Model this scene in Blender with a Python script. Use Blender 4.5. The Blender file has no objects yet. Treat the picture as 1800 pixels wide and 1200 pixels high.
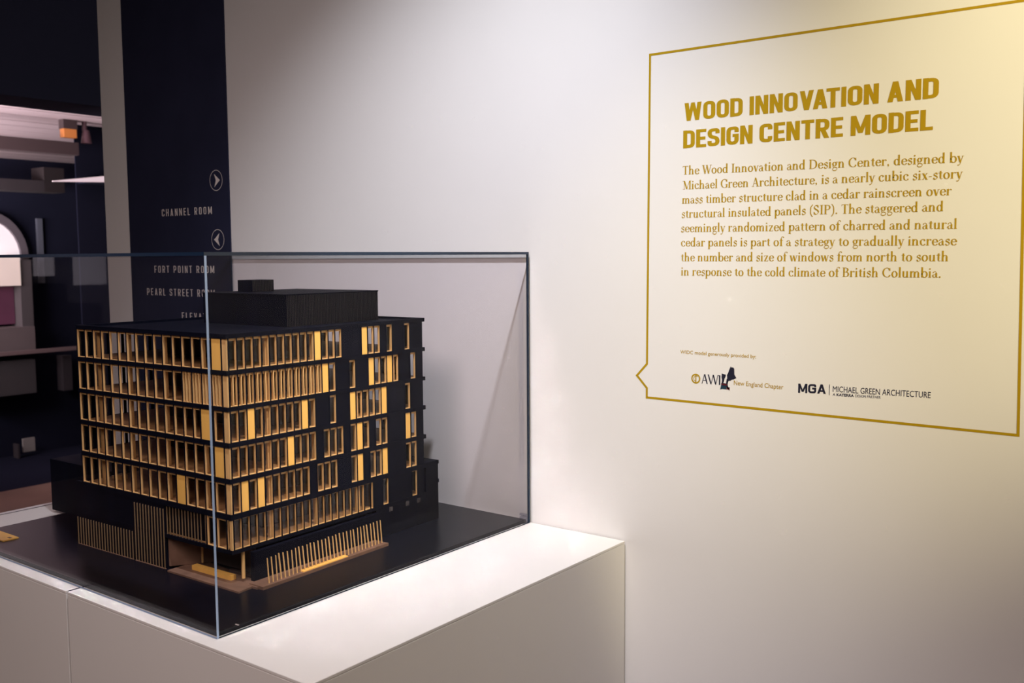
import bpy, bmesh, math, random
from mathutils import Vector, Matrix
R = math.radians
random.seed(4)
C = bpy.context.scene.collection
SC = bpy.context.scene
Z0 = 1.05            # height of the plinth top above the floor

# ------------------------------------------------------------------ camera
cam = bpy.data.cameras.new('camera')
co = bpy.data.objects.new('camera', cam); C.objects.link(co)
yaw, pitch, roll = 2.2212712, -0.0866935, -0.0065163
fw = Vector((math.cos(yaw)*math.cos(pitch), math.sin(yaw)*math.cos(pitch), math.sin(pitch)))
rt = fw.cross(Vector((0, 0, 1))).normalized(); up = rt.cross(fw)
rt2 = rt*math.cos(roll)+up*math.sin(roll); up2 = -rt*math.sin(roll)+up*math.cos(roll)
co.matrix_world = Matrix(((rt2.x, up2.x, -fw.x, 1.27974), (rt2.y, up2.y, -fw.y, -1.75291),
                          (rt2.z, up2.z, -fw.z, Z0+0.6), (0, 0, 0, 1)))
cam.sensor_width = 36.0
cam.lens = 1714.49*36/1800
cam.clip_start = 0.02
cam.dof.use_dof = True
cam.dof.focus_distance = 1.95
cam.dof.aperture_fstop = 7.0
SC.camera = co

# ------------------------------------------------------------------ world, lights, exposure
w = bpy.data.worlds.new('room_air'); SC.world = w; w.use_nodes = True
bg = w.node_tree.nodes['Background']
bg.inputs[0].default_value = (0.95, 0.86, 0.86, 1); bg.inputs[1].default_value = 0.05
SC.view_settings.view_transform = 'Standard'
SC.view_settings.look = 'None'
SC.view_settings.gamma = 1
SC.view_settings.use_curve_mapping = False
SC.view_settings.exposure = 0.0
SC.cycles.transparent_max_bounces = 40
SC.cycles.max_bounces = 10
SC.cycles.sample_clamp_indirect = 0.0
SC.cycles.blur_glossy = 0.0

def spot(name, loc, target, watts, col, size, blend, rad):
    l = bpy.data.lights.new(name, 'SPOT'); l.energy = watts; l.color = col
    l.spot_size = R(size); l.spot_blend = blend; l.shadow_soft_size = rad
    o = bpy.data.objects.new(name, l); C.objects.link(o)
    o.location = loc
    d = Vector(target)-Vector(loc)
    o.rotation_euler = d.to_track_quat('-Z', 'Y').to_euler()
    return o
def area(name, loc, target, watts, col, sx, sy):
    l = bpy.data.lights.new(name, 'AREA'); l.energy = watts; l.color = col
    l.shape = 'RECTANGLE'; l.size = sx; l.size_y = sy
    o = bpy.data.objects.new(name, l); C.objects.link(o)
    o.location = loc
    o.rotation_euler = (Vector(target)-Vector(loc)).to_track_quat('-Z', 'Y').to_euler()
    return o
spot('track_spot_white', (0.469, -0.984, Z0+2.063), (-0.275, 0.0, Z0+0.074), 138, (0.93, 0.95, 1.0), 65, 1.0, 0.035)
spot('track_spot_warm', (2.387, -0.938, Z0+1.707), (1.189, 0.0, Z0+0.881), 268, (1.0, 0.85, 0.44), 37.4, 0.888, 0.03)
spot('track_spot_pink', (0.22, -1.802, Z0+1.727), (-0.44, -0.849, Z0+0.222), 45, (1.0, 0.80, 0.80), 103, 0.96, 0.35)
spot('facade_fill_spot', (1.20, -0.50, Z0+2.15), (-0.16, -0.45, Z0+0.26), 205, (1.0, 0.88, 0.70), 15.5, 0.9, 0.03)  # added spot that brightens the model's right facade
area('room_fill_light', (1.6, -3.2, Z0+2.44), (1.6, -3.2, 0), 70, (1.0, 0.84, 0.74), 3.0, 2.0)  # added soft fill, raises the ambient level on wall and plinths

# ------------------------------------------------------------------ materials
def mat(name, col, rough=0.5, metal=0.0, spec=0.5, var=0.0, scale=30.0, stretch=(1, 1, 1), bump=0.0, emit=None, estr=1.0, col2=None):
    m = bpy.data.materials.new(name); m.use_nodes = True
    nt = m.node_tree; b = nt.nodes['Principled BSDF']
    b.inputs['Base Color'].default_value = (*col, 1); b.inputs['Roughness'].default_value = rough
    b.inputs['Metallic'].default_value = metal; b.inputs['Specular IOR Level'].default_value = spec
    if var > 0 or bump > 0:
        tc = nt.nodes.new('ShaderNodeTexCoord'); mp = nt.nodes.new('ShaderNodeMapping')
        mp.inputs['Scale'].default_value = stretch
        nz = nt.nodes.new('ShaderNodeTexNoise'); nz.inputs['Scale'].default_value = scale; nz.inputs['Detail'].default_value = 5
        nt.links.new(tc.outputs['Object'], mp.inputs[0]); nt.links.new(mp.outputs[0], nz.inputs['Vector'])
        if var > 0:
            r = nt.nodes.new('ShaderNodeValToRGB')
            c2 = col2 or tuple(c*(1-var) for c in col); c1 = tuple(min(1, c*(1+var*0.5)) for c in col)
            r.color_ramp.elements[0].position = 0.3; r.color_ramp.elements[1].position = 0.7
            r.color_ramp.elements[0].color = (*c2, 1); r.color_ramp.elements[1].color = (*c1, 1)
            nt.links.new(nz.outputs['Fac'], r.inputs[0]); nt.links.new(r.outputs[0], b.inputs['Base Color'])
        if bump > 0:
            bp = nt.nodes.new('ShaderNodeBump'); bp.inputs['Strength'].default_value = bump; bp.inputs['Distance'].default_value = 0.002
            nt.links.new(nz.outputs['Fac'], bp.inputs['Height']); nt.links.new(bp.outputs[0], b.inputs['Normal'])
    if emit:
        b.inputs['Emission Color'].default_value = (*emit, 1); b.inputs['Emission Strength'].default_value = estr
    return m
def glass(name, tint, ior=1.45, rough=0.0):
    m = bpy.data.materials.new(name); m.use_nodes = True
    nt = m.node_tree; nt.nodes.clear()
    out = nt.nodes.new('ShaderNodeOutputMaterial'); mx = nt.nodes.new('ShaderNodeMixShader')
    tr = nt.nodes.new('ShaderNodeBsdfTransparent'); gl = nt.nodes.new('ShaderNodeBsdfGlossy')
    # Schlick reflectance, the same from either side of the sheet
    ge = nt.nodes.new('ShaderNodeNewGeometry'); dt = nt.nodes.new('ShaderNodeVectorMath'); dt.operation = 'DOT_PRODUCT'
    nt.links.new(ge.outputs['Normal'], dt.inputs[0]); nt.links.new(ge.outputs['Incoming'], dt.inputs[1])
    def mth(op, a, b=None):
        n = nt.nodes.new('ShaderNodeMath'); n.operation = op
        for i, q in enumerate((a, b)):
            if q is None: continue
            if isinstance(q, (int, float)): n.inputs[i].default_value = q
            else: nt.links.new(q, n.inputs[i])
        return n.outputs[0]
    f0 = ((ior-1)/(ior+1))**2
    ab = mth('ABSOLUTE', dt.outputs['Value']); om = mth('SUBTRACT', 1.0, ab); p5 = mth('POWER', om, 5.0)
    frs = mth('ADD', mth('MULTIPLY', p5, 1-f0), f0)
    tr.inputs[0].default_value = (*tint, 1); gl.inputs['Roughness'].default_value = rough
    nt.links.new(frs, mx.inputs[0]); nt.links.new(tr.outputs[0], mx.inputs[1]); nt.links.new(gl.outputs[0], mx.inputs[2])
    nt.links.new(mx.outputs[0], out.inputs[0])
    return m
M = dict(
    wall=mat('white_wall_paint', (0.80, 0.79, 0.80), 0.75, spec=0.2, var=0.02, scale=3, bump=0.04),
    plinth=mat('white_plinth_lacquer', (0.80, 0.78, 0.77), 0.42, spec=0.35, var=0.015, scale=4),
    navy=mat('navy_panel_paint', (0.026, 0.029, 0.062), 0.85, spec=0.04, var=0.1, scale=8),
    dark=mat('dark_room_paint', (0.013, 0.0145, 0.028), 0.95, spec=0.05, var=0.12, scale=2),
    floor=mat('brown_floor', (0.26, 0.17, 0.13), 0.6, spec=0.2, var=0.2, scale=3),
    black=mat('black_stained_wood', (0.0040, 0.0048, 0.0115), 0.6, spec=0.06, var=0.25, scale=60, stretch=(1, 1, 0.08)),
    board=mat('black_base_board', (0.0045, 0.0050, 0.0110), 0.28, spec=0.16, var=0.15, scale=25),
    wood=mat('pale_basswood', (0.77, 0.48, 0.20), 0.5, spec=0.3, var=0.16, scale=40, stretch=(3, 3, 0.25)),
    slab=mat('floor_basswood', (0.42, 0.235, 0.10), 0.55, spec=0.3, var=0.2, scale=30, stretch=(0.4, 3, 1)),
    gold=mat('golden_cedar_panel', (0.93, 0.535, 0.13), 0.42, spec=0.35, var=0.07, scale=30, stretch=(2, 2, 0.3)),
    walnut=mat('walnut_deck', (0.20, 0.115, 0.08), 0.55, spec=0.3, var=0.25, scale=40, stretch=(1, 1, 1)),
    core=mat('dark_interior_core', (0.10, 0.070, 0.070), 0.7, spec=0.2, var=0.2, scale=10),
    vinyl=mat('gold_vinyl', (0.43, 0.275, 0.004), 0.5, spec=0.25, var=0.06, scale=6),
    ink=mat('navy_ink_vinyl', (0.010, 0.011, 0.03), 0.5),
    red=mat('dark_red_ink', (0.10, 0.008, 0.015), 0.5),
    teal=mat('dark_teal_ink', (0.008, 0.04, 0.07), 0.5),
    letter=mat('pale_lettering', (0.78, 0.72, 0.70), 0.6),
    edge=mat('glass_edge_blue', (0.010, 0.024, 0.055), 0.2, spec=0.4),
    edge_hi=mat('glass_edge_painted_highlight', (0.34, 0.46, 0.66), 0.15, spec=0.8),  # edge highlight put into the colour of the front pane's edges
    pane=glass('case_glass', (0.986, 0.980, 0.985), 1.14),
    win=glass('model_window_glass', (0.90, 0.88, 0.88), 1.5, 0.03),
    clear=glass('clear_acrylic', (0.8, 0.8, 0.85), 1.6, 0.05),
)

# ------------------------------------------------------------------ mesh helpers
def bx(bm, x0, x1, y0, y1, z0, z1):
    v = [bm.verts.new(p) for p in ((x0, y0, z0), (x1, y0, z0), (x1, y1, z0), (x0, y1, z0), (x0, y0, z1), (x1, y0, z1), (x1, y1, z1), (x0, y1, z1))]
    for f in ((0, 3, 2, 1), (4, 5, 6, 7), (0, 1, 5, 4), (1, 2, 6, 5), (2, 3, 7, 6), (3, 0, 4, 7)):
        bm.faces.new([v[i] for i in f])
def hexa(bm, lo, hi):        # two quads of points
    v = [bm.verts.new(p) for p in list(lo)+list(hi)]
    for f in ((0, 3, 2, 1), (4, 5, 6, 7), (0, 1, 5, 4), (1, 2, 6, 5), (2, 3, 7, 6), (3, 0, 4, 7)):
        bm.faces.new([v[i] for i in f])
def cyl(bm, c, r, h, axis='Z', n=20, r2=None):
    m = Matrix.Translation(c)
    if axis == 'X': m = m @ Matrix.Rotation(R(90), 4, 'Y')
    if axis == 'Y': m = m @ Matrix.Rotation(R(90), 4, 'X')
    bmesh.ops.create_cone(bm, cap_ends=True, segments=n, radius1=r, radius2=r if r2 is None else r2, depth=h, matrix=m)
def meshof(name, bm):
    me = bpy.data.meshes.new(name); bm.normal_update(); bm.to_mesh(me); bm.free(); return me
def link(name, me, m=None, parent=None, loc=None, rz=0):
    if m is not None:
        me.materials.clear(); me.materials.append(m)
    o = bpy.data.objects.new(name, me); C.objects.link(o)
    if parent: o.parent = parent
    if loc: o.location = loc
    if rz: o.rotation_euler = (0, 0, rz)
    return o
def boxo(name, dims, m, parent=None, loc=None, rz=0, bevel=0):
    bm = bmesh.new(); bx(bm, *dims)
    o = link(name, meshof(name, bm), m, parent, loc, rz)
    if bevel:
        md = o.modifiers.new('bevel', 'BEVEL'); md.width = bevel; md.segments = 2
    return o
def tag(o, label=None, cat=None, group=None, kind=None):
    if label: o['label'] = label
    if cat: o['category'] = cat
    if group: o['group'] = group
    if kind: o['kind'] = kind
    return o
def empty(name, loc, label, cat, rz=0, group=None):
    o = bpy.data.objects.new(name, None); C.objects.link(o); o.location = loc; o.rotation_euler = (0, 0, rz)
    o.empty_display_size = 0.05
    return tag(o, label, cat, group)

# ------------------------------------------------------------------ the room
CEIL = Z0+2.5
tag(boxo('wall_back', (-1.7186, 4.6, 0.0, 0.16, 0, CEIL), M['wall']), 'white painted gallery wall carrying the gold lettering', kind='structure')
tag(boxo('floor', (-5.78, 4.6, -5.2, 4.5, -0.05, 0), M['floor']), 'brown floor below the plinths', kind='structure')
tag(boxo('floor', (-9.9, -5.78, -5.2, 4.5, -0.06, -0.001), M['dark']), 'dark floor of the room beyond', kind='structure')
tag(boxo('ceiling', (-2.99, 4.6, -5.2, 0.16, CEIL, CEIL+0.1), M['dark']), 'dark ceiling above the gallery', kind='structure')
tag(boxo('wall_far', (-7.3, -7.02, -5.2, 4.5, 0, Z0+1.44), M['dark']), 'dark end wall of the room beyond', kind='structure')
tag(boxo('wall_left', (-6.19, -6.18, 2.37, 4.5, 0, Z0+1.70), M['dark']), 'dark partition in the room beyond', kind='structure')
tag(boxo('trim_1', (-3.3, -3.0, -5.2, 4.5, Z0+1.302, CEIL), mat('navy_soffit_paint', (0.08, 0.09, 0.17), 0.9, spec=0.1)), 'black soffit hanging over the passage to the room beyond', kind='structure')

tag(boxo('wall_front', (-7.3, 4.6, -5.4, -5.2, 0, CEIL), M['dark']), 'dark wall behind the viewer, seen only in the glass', kind='structure')
tag(boxo('wall_right', (4.4, 4.6, -5.2, 0.0, 0, CEIL), M['dark']), 'dark wall to the right of the viewer', kind='structure')
tag(boxo('wall_end', (-9.9, -9.7, -5.2, 4.5, 0, Z0+1.9), M['dark']), 'dark end wall far behind the plank ceiling', kind='structure')
glowm = mat('panel_glow', (0.3, 0.28, 0.3), 0.6, emit=(0.80, 0.70, 0.80), estr=0.9)  # glowing panels added only for their reflection in the front glass
for ya, yb, zb_, lab in ((-4.76, -4.45, 0.375, 'wide pale glowing panel added on the far dark wall, mirrored in the front glass'), (-4.28, -4.10, 0.46, 'narrow pale glowing panel added on the far dark wall, mirrored in the front glass')):
    t = empty('glow_panel', (-7.02, (ya+yb)/2, Z0+zb_), lab, 'glow panel'); hw = (yb-ya)/2
    boxo('display', (0.012, 0.02, -hw, hw, 0.0, 0.42), glowm, t); boxo('housing', (0, 0.012, -hw-.02, hw+.02, -0.02, 0.44), M['dark'], t)
# far room: lit plank deck of a ceiling, one plank at a time
deckmat = mat('pinkish_white_ceiling_planks', (0.62, 0.50, 0.52), 0.7, var=0.12, scale=1.5, stretch=(6, 0.3, 1))
deck = empty('plank_ceiling', (-5.2, 1.5, Z0+1.66), 'pinkish white plank ceiling lit in the far room, top left', 'ceiling')
x = -9.6; k = 0
while x < -3.35:
    pw = 0.30
    boxo('plank', (x+5.2, x+5.2+pw-0.03, -4.0, 2.9, 0, 0.03 + (k % 3)*0.008), deckmat, deck); x += pw; k += 1
bm = bmesh.new(); bx(bm, -9.7, -3.35, -3.9, 4.5, Z0+1.78, Z0+1.84)
tag(link('trim_2', meshof('trim_2', bm), M['dark']), 'dark roof above the plank ceiling', kind='structure')
area('far_room_fill', (-6.4, -0.2, Z0+0.7), (-6.9, 1.0, Z0+1.66), 210, (1.0, 0.86, 0.90), 3.0, 0.8)  # added fill light, brightens the plank ceiling from below
area('far_room_fill', (-8.5, 0.9, Z0+0.9), (-8.6, 1.6, Z0+1.66), 60, (1.0, 0.84, 0.86), 1.6, 0.8)  # second added fill for the farthest planks
beammat = mat('taupe_beam_paint', (0.075, 0.05, 0.052), 0.8)
tag(boxo('ceiling_beam', (-6.06, -5.94, 0.4, 2.27, Z0+1.395, Z0+1.49), beammat), 'taupe beam under the lit plank ceiling in the far room', 'beam')
orange = mat('orange_lamp_box', (0.7, 0.25, 0.07), 0.5, emit=(0.8, 0.26, 0.05), estr=0.2)
t = empty('ceiling_lamp_box', (-5.98, 2.21, Z0+1.505), 'small orange box lamp at the end of the far beam', 'lamp')
bm = bmesh.new(); bx(bm, -0.03, 0.03, -0.045, 0.055, 0.02, 0.085); link('shade', meshof('shade', bm), orange, t)
bm = bmesh.new(); bx(bm, -0.035, 0.035, -0.05, 0.06, 0.085, 0.155); link('mount', meshof('mount', bm), beammat, t)
t = empty('spot_lamp', (-5.98, 2.345, Z0+1.64), 'small mauve spot lamp hanging beside the orange box lamp', 'lamp')
mauve = mat('mauve_lamp_metal', (0.12, 0.06, 0.075), 0.5)
bm = bmesh.new(); cyl(bm, (0, 0, -0.015), 0.018, 0.07); link('stem', meshof('stem', bm), mauve, t)
bm = bmesh.new(); cyl(bm, (0.0, 0.012, -0.095), 0.040, 0.10, r2=0.024); link('shade', meshof('shade', bm), mauve, t)
tubem = mat('tube_light_glow', (0.6, 0.5, 0.52), 0.5, emit=(0.9, 0.72, 0.78), estr=0.55)
t = empty('tube_light', (-6.0, 2.08, Z0+1.188), 'thin horizontal tube light glowing beside the white wall end', 'lamp')
bm = bmesh.new(); hexa(bm, ((0, 0, 0), (0.02, 0, 0), (0.02, 0.55, 0.025), (0, 0.55, 0.025)), ((0, 0, 0.006), (0.02, 0, 0.006), (0.02, 0.55, 0.085), (0, 0.55, 0.085)))
link('diffuser', meshof('diffuser', bm), tubem, t)
bm = bmesh.new(); bx(bm, -0.18, 0, 0.30, 0.54, 0.01, 0.05); link('housing', meshof('housing', bm), M['dark'], t)
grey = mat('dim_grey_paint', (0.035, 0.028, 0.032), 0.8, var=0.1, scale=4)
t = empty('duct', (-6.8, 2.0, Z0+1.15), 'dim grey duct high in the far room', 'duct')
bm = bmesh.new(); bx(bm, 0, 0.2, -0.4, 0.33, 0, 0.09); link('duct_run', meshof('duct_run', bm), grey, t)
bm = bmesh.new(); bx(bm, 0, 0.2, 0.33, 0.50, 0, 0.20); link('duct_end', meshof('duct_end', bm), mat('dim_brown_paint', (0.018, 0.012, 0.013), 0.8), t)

# arched window with lit white reveal
arch = empty('window_1', (-7.0, 2.02, Z0+0.62), 'arched pale window at the left edge of the far room', 'window')
tag(arch, kind='structure')
def archmesh(name, r0, r1, zb, d, n=16):
    bm = bmesh.new()
    prof = [(-r1, zb)]+[(-r1*math.cos(math.pi*i/n), r1*1.15*math.sin(math.pi*i/n)) for i in range(n+1)]+[(r1, zb)]
    if r0 <= 0:
        a = [bm.verts.new((0, p[0], p[1])) for p in prof]; b = [bm.verts.new((d, p[0], p[1])) for p in prof]
        bm.faces.new(a); bm.faces.new(list(reversed(b)))
        for i in range(len(prof)):
            j = (i+1) % len(prof); bm.faces.new((a[i], b[i], b[j], a[j]))
    else:
        inn = [(-r0, zb)]+[(-r0*math.cos(math.pi*i/n), r0*1.15*math.sin(math.pi*i/n)) for i in range(n+1)]+[(r0, zb)]
        for i in range(len(prof)-1):
            q = [prof[i], prof[i+1], inn[i+1], inn[i]]
            hexa(bm, [(0, *p) for p in q], [(d, *p) for p in q])
    return meshof(name, bm)
winlit = mat('pale_window_blind', (0.6, 0.55, 0.56), 0.7, emit=(0.80, 0.72, 0.76), estr=0.62, var=0.1, scale=2)
link('blind', archmesh('blind', 0, 0.27, -0.24, 0.02), winlit, arch)
link('window_frame', archmesh('window_frame', 0.27, 0.33, -0.24, 0.05), mat('mauve_grey_frame', (0.10, 0.085, 0.10), 0.7), arch)
cupboard_glow = mat('cream_cupboard_glow', (0.6, 0.52, 0.46), 0.7, emit=(0.62, 0.50, 0.44), estr=0.62, var=0.15, scale=3)  # cupboard front emits, so its lit look is part of the material
tag(boxo('white_counter', (-7.0, -6.8, 1.75, 2.20, Z0+0.12, Z0+0.37), cupboard_glow), 'cream cupboard front with a glow put into its colour under the arched window', 'cupboard')
tag(boxo('poster_panel', (-6.99, -6.93, 1.75, 2.20, Z0+0.07, Z0+0.385), mat('plum_panel', (0.10, 0.030, 0.06), 0.6, var=0.3, scale=3)), 'plum purple panel at the left edge of the far room', 'panel')
bpy.data.objects['white_counter'].location = (0, 0, 0.27)
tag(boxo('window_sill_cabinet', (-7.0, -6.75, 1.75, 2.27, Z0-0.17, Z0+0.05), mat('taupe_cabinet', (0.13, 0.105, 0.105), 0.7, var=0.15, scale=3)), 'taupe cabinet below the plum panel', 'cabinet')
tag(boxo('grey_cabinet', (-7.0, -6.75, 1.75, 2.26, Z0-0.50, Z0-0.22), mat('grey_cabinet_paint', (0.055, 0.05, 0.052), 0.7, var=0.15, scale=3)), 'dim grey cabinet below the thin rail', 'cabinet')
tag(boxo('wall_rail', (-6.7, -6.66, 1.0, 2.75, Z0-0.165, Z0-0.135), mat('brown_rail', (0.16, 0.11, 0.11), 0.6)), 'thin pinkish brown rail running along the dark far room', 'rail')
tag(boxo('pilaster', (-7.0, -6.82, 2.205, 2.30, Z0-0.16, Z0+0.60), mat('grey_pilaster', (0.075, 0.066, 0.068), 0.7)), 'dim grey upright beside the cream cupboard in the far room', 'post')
t = empty('slate_strip', (-7.0, 2.455, Z0+0.40), 'slim slate-grey vertical strip beside the arched window', 'lamp')
bm = bmesh.new(); bx(bm, -0.02, 0.01, 0.0, 0.045, 0.0, 0.55); link('strip', meshof('strip', bm), mat('slate_grey', (0.10, 0.11, 0.14), 0.6), t)  # plain slate-grey upright strip
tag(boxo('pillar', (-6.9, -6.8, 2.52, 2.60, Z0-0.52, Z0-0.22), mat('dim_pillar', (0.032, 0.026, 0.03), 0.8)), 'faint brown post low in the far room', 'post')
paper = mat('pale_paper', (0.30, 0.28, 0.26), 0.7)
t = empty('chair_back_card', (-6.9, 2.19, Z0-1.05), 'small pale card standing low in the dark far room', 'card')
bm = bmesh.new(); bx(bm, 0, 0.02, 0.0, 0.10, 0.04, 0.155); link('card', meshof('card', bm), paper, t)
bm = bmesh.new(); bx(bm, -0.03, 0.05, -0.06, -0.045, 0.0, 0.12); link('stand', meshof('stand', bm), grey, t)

# ------------------------------------------------------------------ wayfinding panel on the wall, far left
way = empty('wayfinding_panel', (-1.32, 0, Z0), 'tall navy wayfinding panel with white room names and arrows', 'sign')
boxo('panel', (-0.2566, 0.2566, -0.004, 0.0, -1.05, 2.5), M['navy'], way)

# ---- stroke lettering engine -------------------------------------------------
def fillet(pts, r, closed=False, n=5):
    out = []; N = len(pts)
    for i, p in enumerate(pts):
        if not closed and i in (0, N-1): out.append(p); continue
        a = Vector(pts[(i-1) % N]); b = Vector(p); c = Vector(pts[(i+1) % N])
        d1 = (a-b); d2 = (c-b); rr = min(r, d1.length*0.5, d2.length*0.5)
        p1 = b+d1.normalized()*rr; p2 = b+d2.normalized()*rr
        for k in range(n+1):
            t_ = k/n; q = p1*(1-t_)**2+b*2*t_*(1-t_)+p2*t_*t_; out.append((q.x, q.y))
    return out
def catmull(pts, n=6, closed=False):
    P = [Vector(p) for p in pts]; N = len(P); out = []
    rng = range(N) if closed else range(N-1)
    for i in rng:
        if closed: p0, p1, p2, p3 = P[i-1], P[i], P[(i+1) % N], P[(i+2) % N]
        else: p0, p1, p2, p3 = P[max(i-1, 0)], P[i], P[i+1], P[min(i+2, N-1)]
        for k in range(n):
            t_ = k/n
            q = 0.5*((2*p1)+(-p0+p2)*t_+(2*p0-5*p1+4*p2-p3)*t_*t_+(-p0+3*p1-3*p2+p3)*t_**3)
            out.append((q.x, q.y))
    if not closed: out.append(tuple(P[-1]))
    return out
class Ink:
    def __init__(s): s.v = []; s.f = []
    def poly(s, pts):
        b = len(s.v); s.v += [tuple(p) for p in pts]; s.f.append(list(range(b, b+len(pts))))
    def ribbon(s, pts, wf, closed=False):
        P = [Vector(p) for p in pts]; N = len(P); L = []; Rr = []
        for i in range(N):
            if closed: a, c = P[i-1], P[(i+1) % N]
            else: a, c = P[max(i-1, 0)], P[min(i+1, N-1)]
            d1 = (P[i]-a); d2 = (c-P[i])
            if d1.length < 1e-6: d1 = d2
            if d2.length < 1e-6: d2 = d1
            d1 = d1.normalized(); d2 = d2.normalized(); t_ = (d1+d2)
            t_ = t_.normalized() if t_.length > 1e-6 else d1
            nrm = Vector((-t_.y, t_.x)); n1 = Vector((-d1.y, d1.x)); k = 1/max(0.5, nrm.dot(n1))
            hw = wf(t_)*0.5*k
            L.append(P[i]+nrm*hw); Rr.append(P[i]-nrm*hw)
        rng = range(N) if closed else range(N-1)
        for i in rng:
            j = (i+1) % N; s.poly((L[i], Rr[i], Rr[j], L[j]))
    def disc(s, x, y, r, n=10): s.poly([(x+r*math.cos(2*math.pi*i/n), y+r*math.sin(2*math.pi*i/n)) for i in range(n)])
    def bar(s, x0, x1, y0, y1): s.poly(((x0, y0), (x1, y0), (x1, y1), (x0, y1)))
    def diag(s, x0, y0, x1, y1, w):   # horizontally cut diagonal, x are centres
        L = math.hypot(x1-x0, y1-y0); h = w*L/abs(y1-y0)/2
        s.poly(((x0-h, y0), (x0+h, y0), (x1+h, y1), (x1-h, y1)))
    def add(s, o, dx, dy, sx, sy):
        b = len(s.v); s.v += [(x*sx+dx, y*sy+dy) for x, y in o.v]; s.f += [[i+b for i in f] for f in o.f]

# condensed sans capitals: cap height 1, stroke w
def sans_glyph(ch, W, w):
    g = Ink(); h = w/2; x0, x1, y0, y1 = h, W-h, h, 1-h; cw = lambda t_: w; r = min(0.24, W*0.42); th = w*0.86; tw = lambda t_: w*(0.86+0.14*abs(t_.y))
    def loop(a, b, c, d, rr=r): g.ribbon(fillet([(a, c), (b, c), (b, d), (a, d)], rr, True), tw, True)
    def line(pts, rr=0): g.ribbon(fillet(pts, rr) if rr else pts, tw)
    m = 0.5
    if ch == 'O': loop(x0, x1, y0, y1)
    elif ch in 'CG':
        q = 0.32
        line([(x1, 1-q), (x1, y1), (x0, y1), (x0, y0), (x1, y0), (x1, q if ch == 'C' else 0.48)], r)
        if ch == 'G': g.bar(W*0.5, W, 0.42, 0.42+th)
    elif ch == 'D':
        g.bar(0, w, 0, 1); line([(h, y1), (x1, y1), (x1, y0), (h, y0)], r)
    elif ch == 'I': g.bar(0, w, 0, 1)
    elif ch == 'N':
        g.bar(0, w, 0, 1); g.bar(W-w, W, 0, 1); g.diag(W-w*0.62, 0, w*0.62, 1, w*0.8)
    elif ch == 'M':
        g.bar(0, w, 0, 1); g.bar(W-w, W, 0, 1); g.diag(W/2, 0.12, w*0.6, 1, w*0.85); g.diag(W/2, 0.12, W-w*0.6, 1, w*0.85)
    elif ch == 'W':
        a = w*0.62; g.diag(W*0.27, 0, a, 1, w); g.diag(W*0.27, 0, W*0.5, 1, w*0.85); g.diag(W*0.73, 0, W*0.5, 1, w*0.85); g.diag(W*0.73, 0, W-a, 1, w)
    elif ch == 'V': g.diag(W/2, 0, w*0.62, 1, w); g.diag(W/2, 0, W-w*0.62, 1, w)
    elif ch == 'A': g.diag(w*0.62, 0, W/2, 1, w); g.diag(W-w*0.62, 0, W/2, 1, w); g.bar(W*0.24, W*0.76, 0.2, 0.2+th*0.9)
    elif ch == 'T': g.bar(W/2-h, W/2+h, 0, 1); g.bar(0, W, 1-th, 1)
    elif ch == 'E': g.bar(0, w, 0, 1); g.bar(0, W, 1-th, 1); g.bar(0, W, 0, th); g.bar(0, W*0.92, m-th/2, m+th/2)
    elif ch == 'F': g.bar(0, w, 0, 1); g.bar(0, W, 1-th, 1); g.bar(0, W*0.92, m-th/2-0.02, m+th/2-0.02)
    elif ch == 'L': g.bar(0, w, 0, 1); g.bar(0, W, 0, th)
    elif ch == 'H': g.bar(0, w, 0, 1); g.bar(W-w, W, 0, 1); g.bar(0, W, m-th/2, m+th/2)
    elif ch in 'PR':
        g.bar(0, w, 0, 1); yb = 0.42 if ch == 'P' else 0.46
        line([(h, y1), (x1, y1), (x1, yb), (h, yb)], r*0.85)
        if ch == 'R': g.diag(W-w*0.55, 0, W*0.5, yb, w)
    elif ch == 'S':
        q = 0.3
        line([(x1, 1-q), (x1, y1), (x0, y1), (x0, m+0.04), (x1, m-0.04), (x1, y0), (x0, y0), (x0, q)], r*0.9)
    return g
def sans_line(txt, w, space, W=0.56, widths={}, word=0.34):
    out = Ink(); x = 0; prev = ''
    base = dict(I=w/W, M=1.36, W=1.52, E=0.86, F=0.84, L=0.82, T=0.95, A=1.12, V=1.10); base.update(widths)
    for ch in txt:
        if ch == ' ': x += word; continue
        if prev+ch in ('VA', 'AT', 'AV', 'TA'): x -= 0.13 if w > 0.15 else 0.04
        prev = ch
        cw = W*base.get(ch, 1.0); out.add(sans_glyph(ch, cw, w), x, 0, 1, 1); x += cw+space
    return out, x-space

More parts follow.
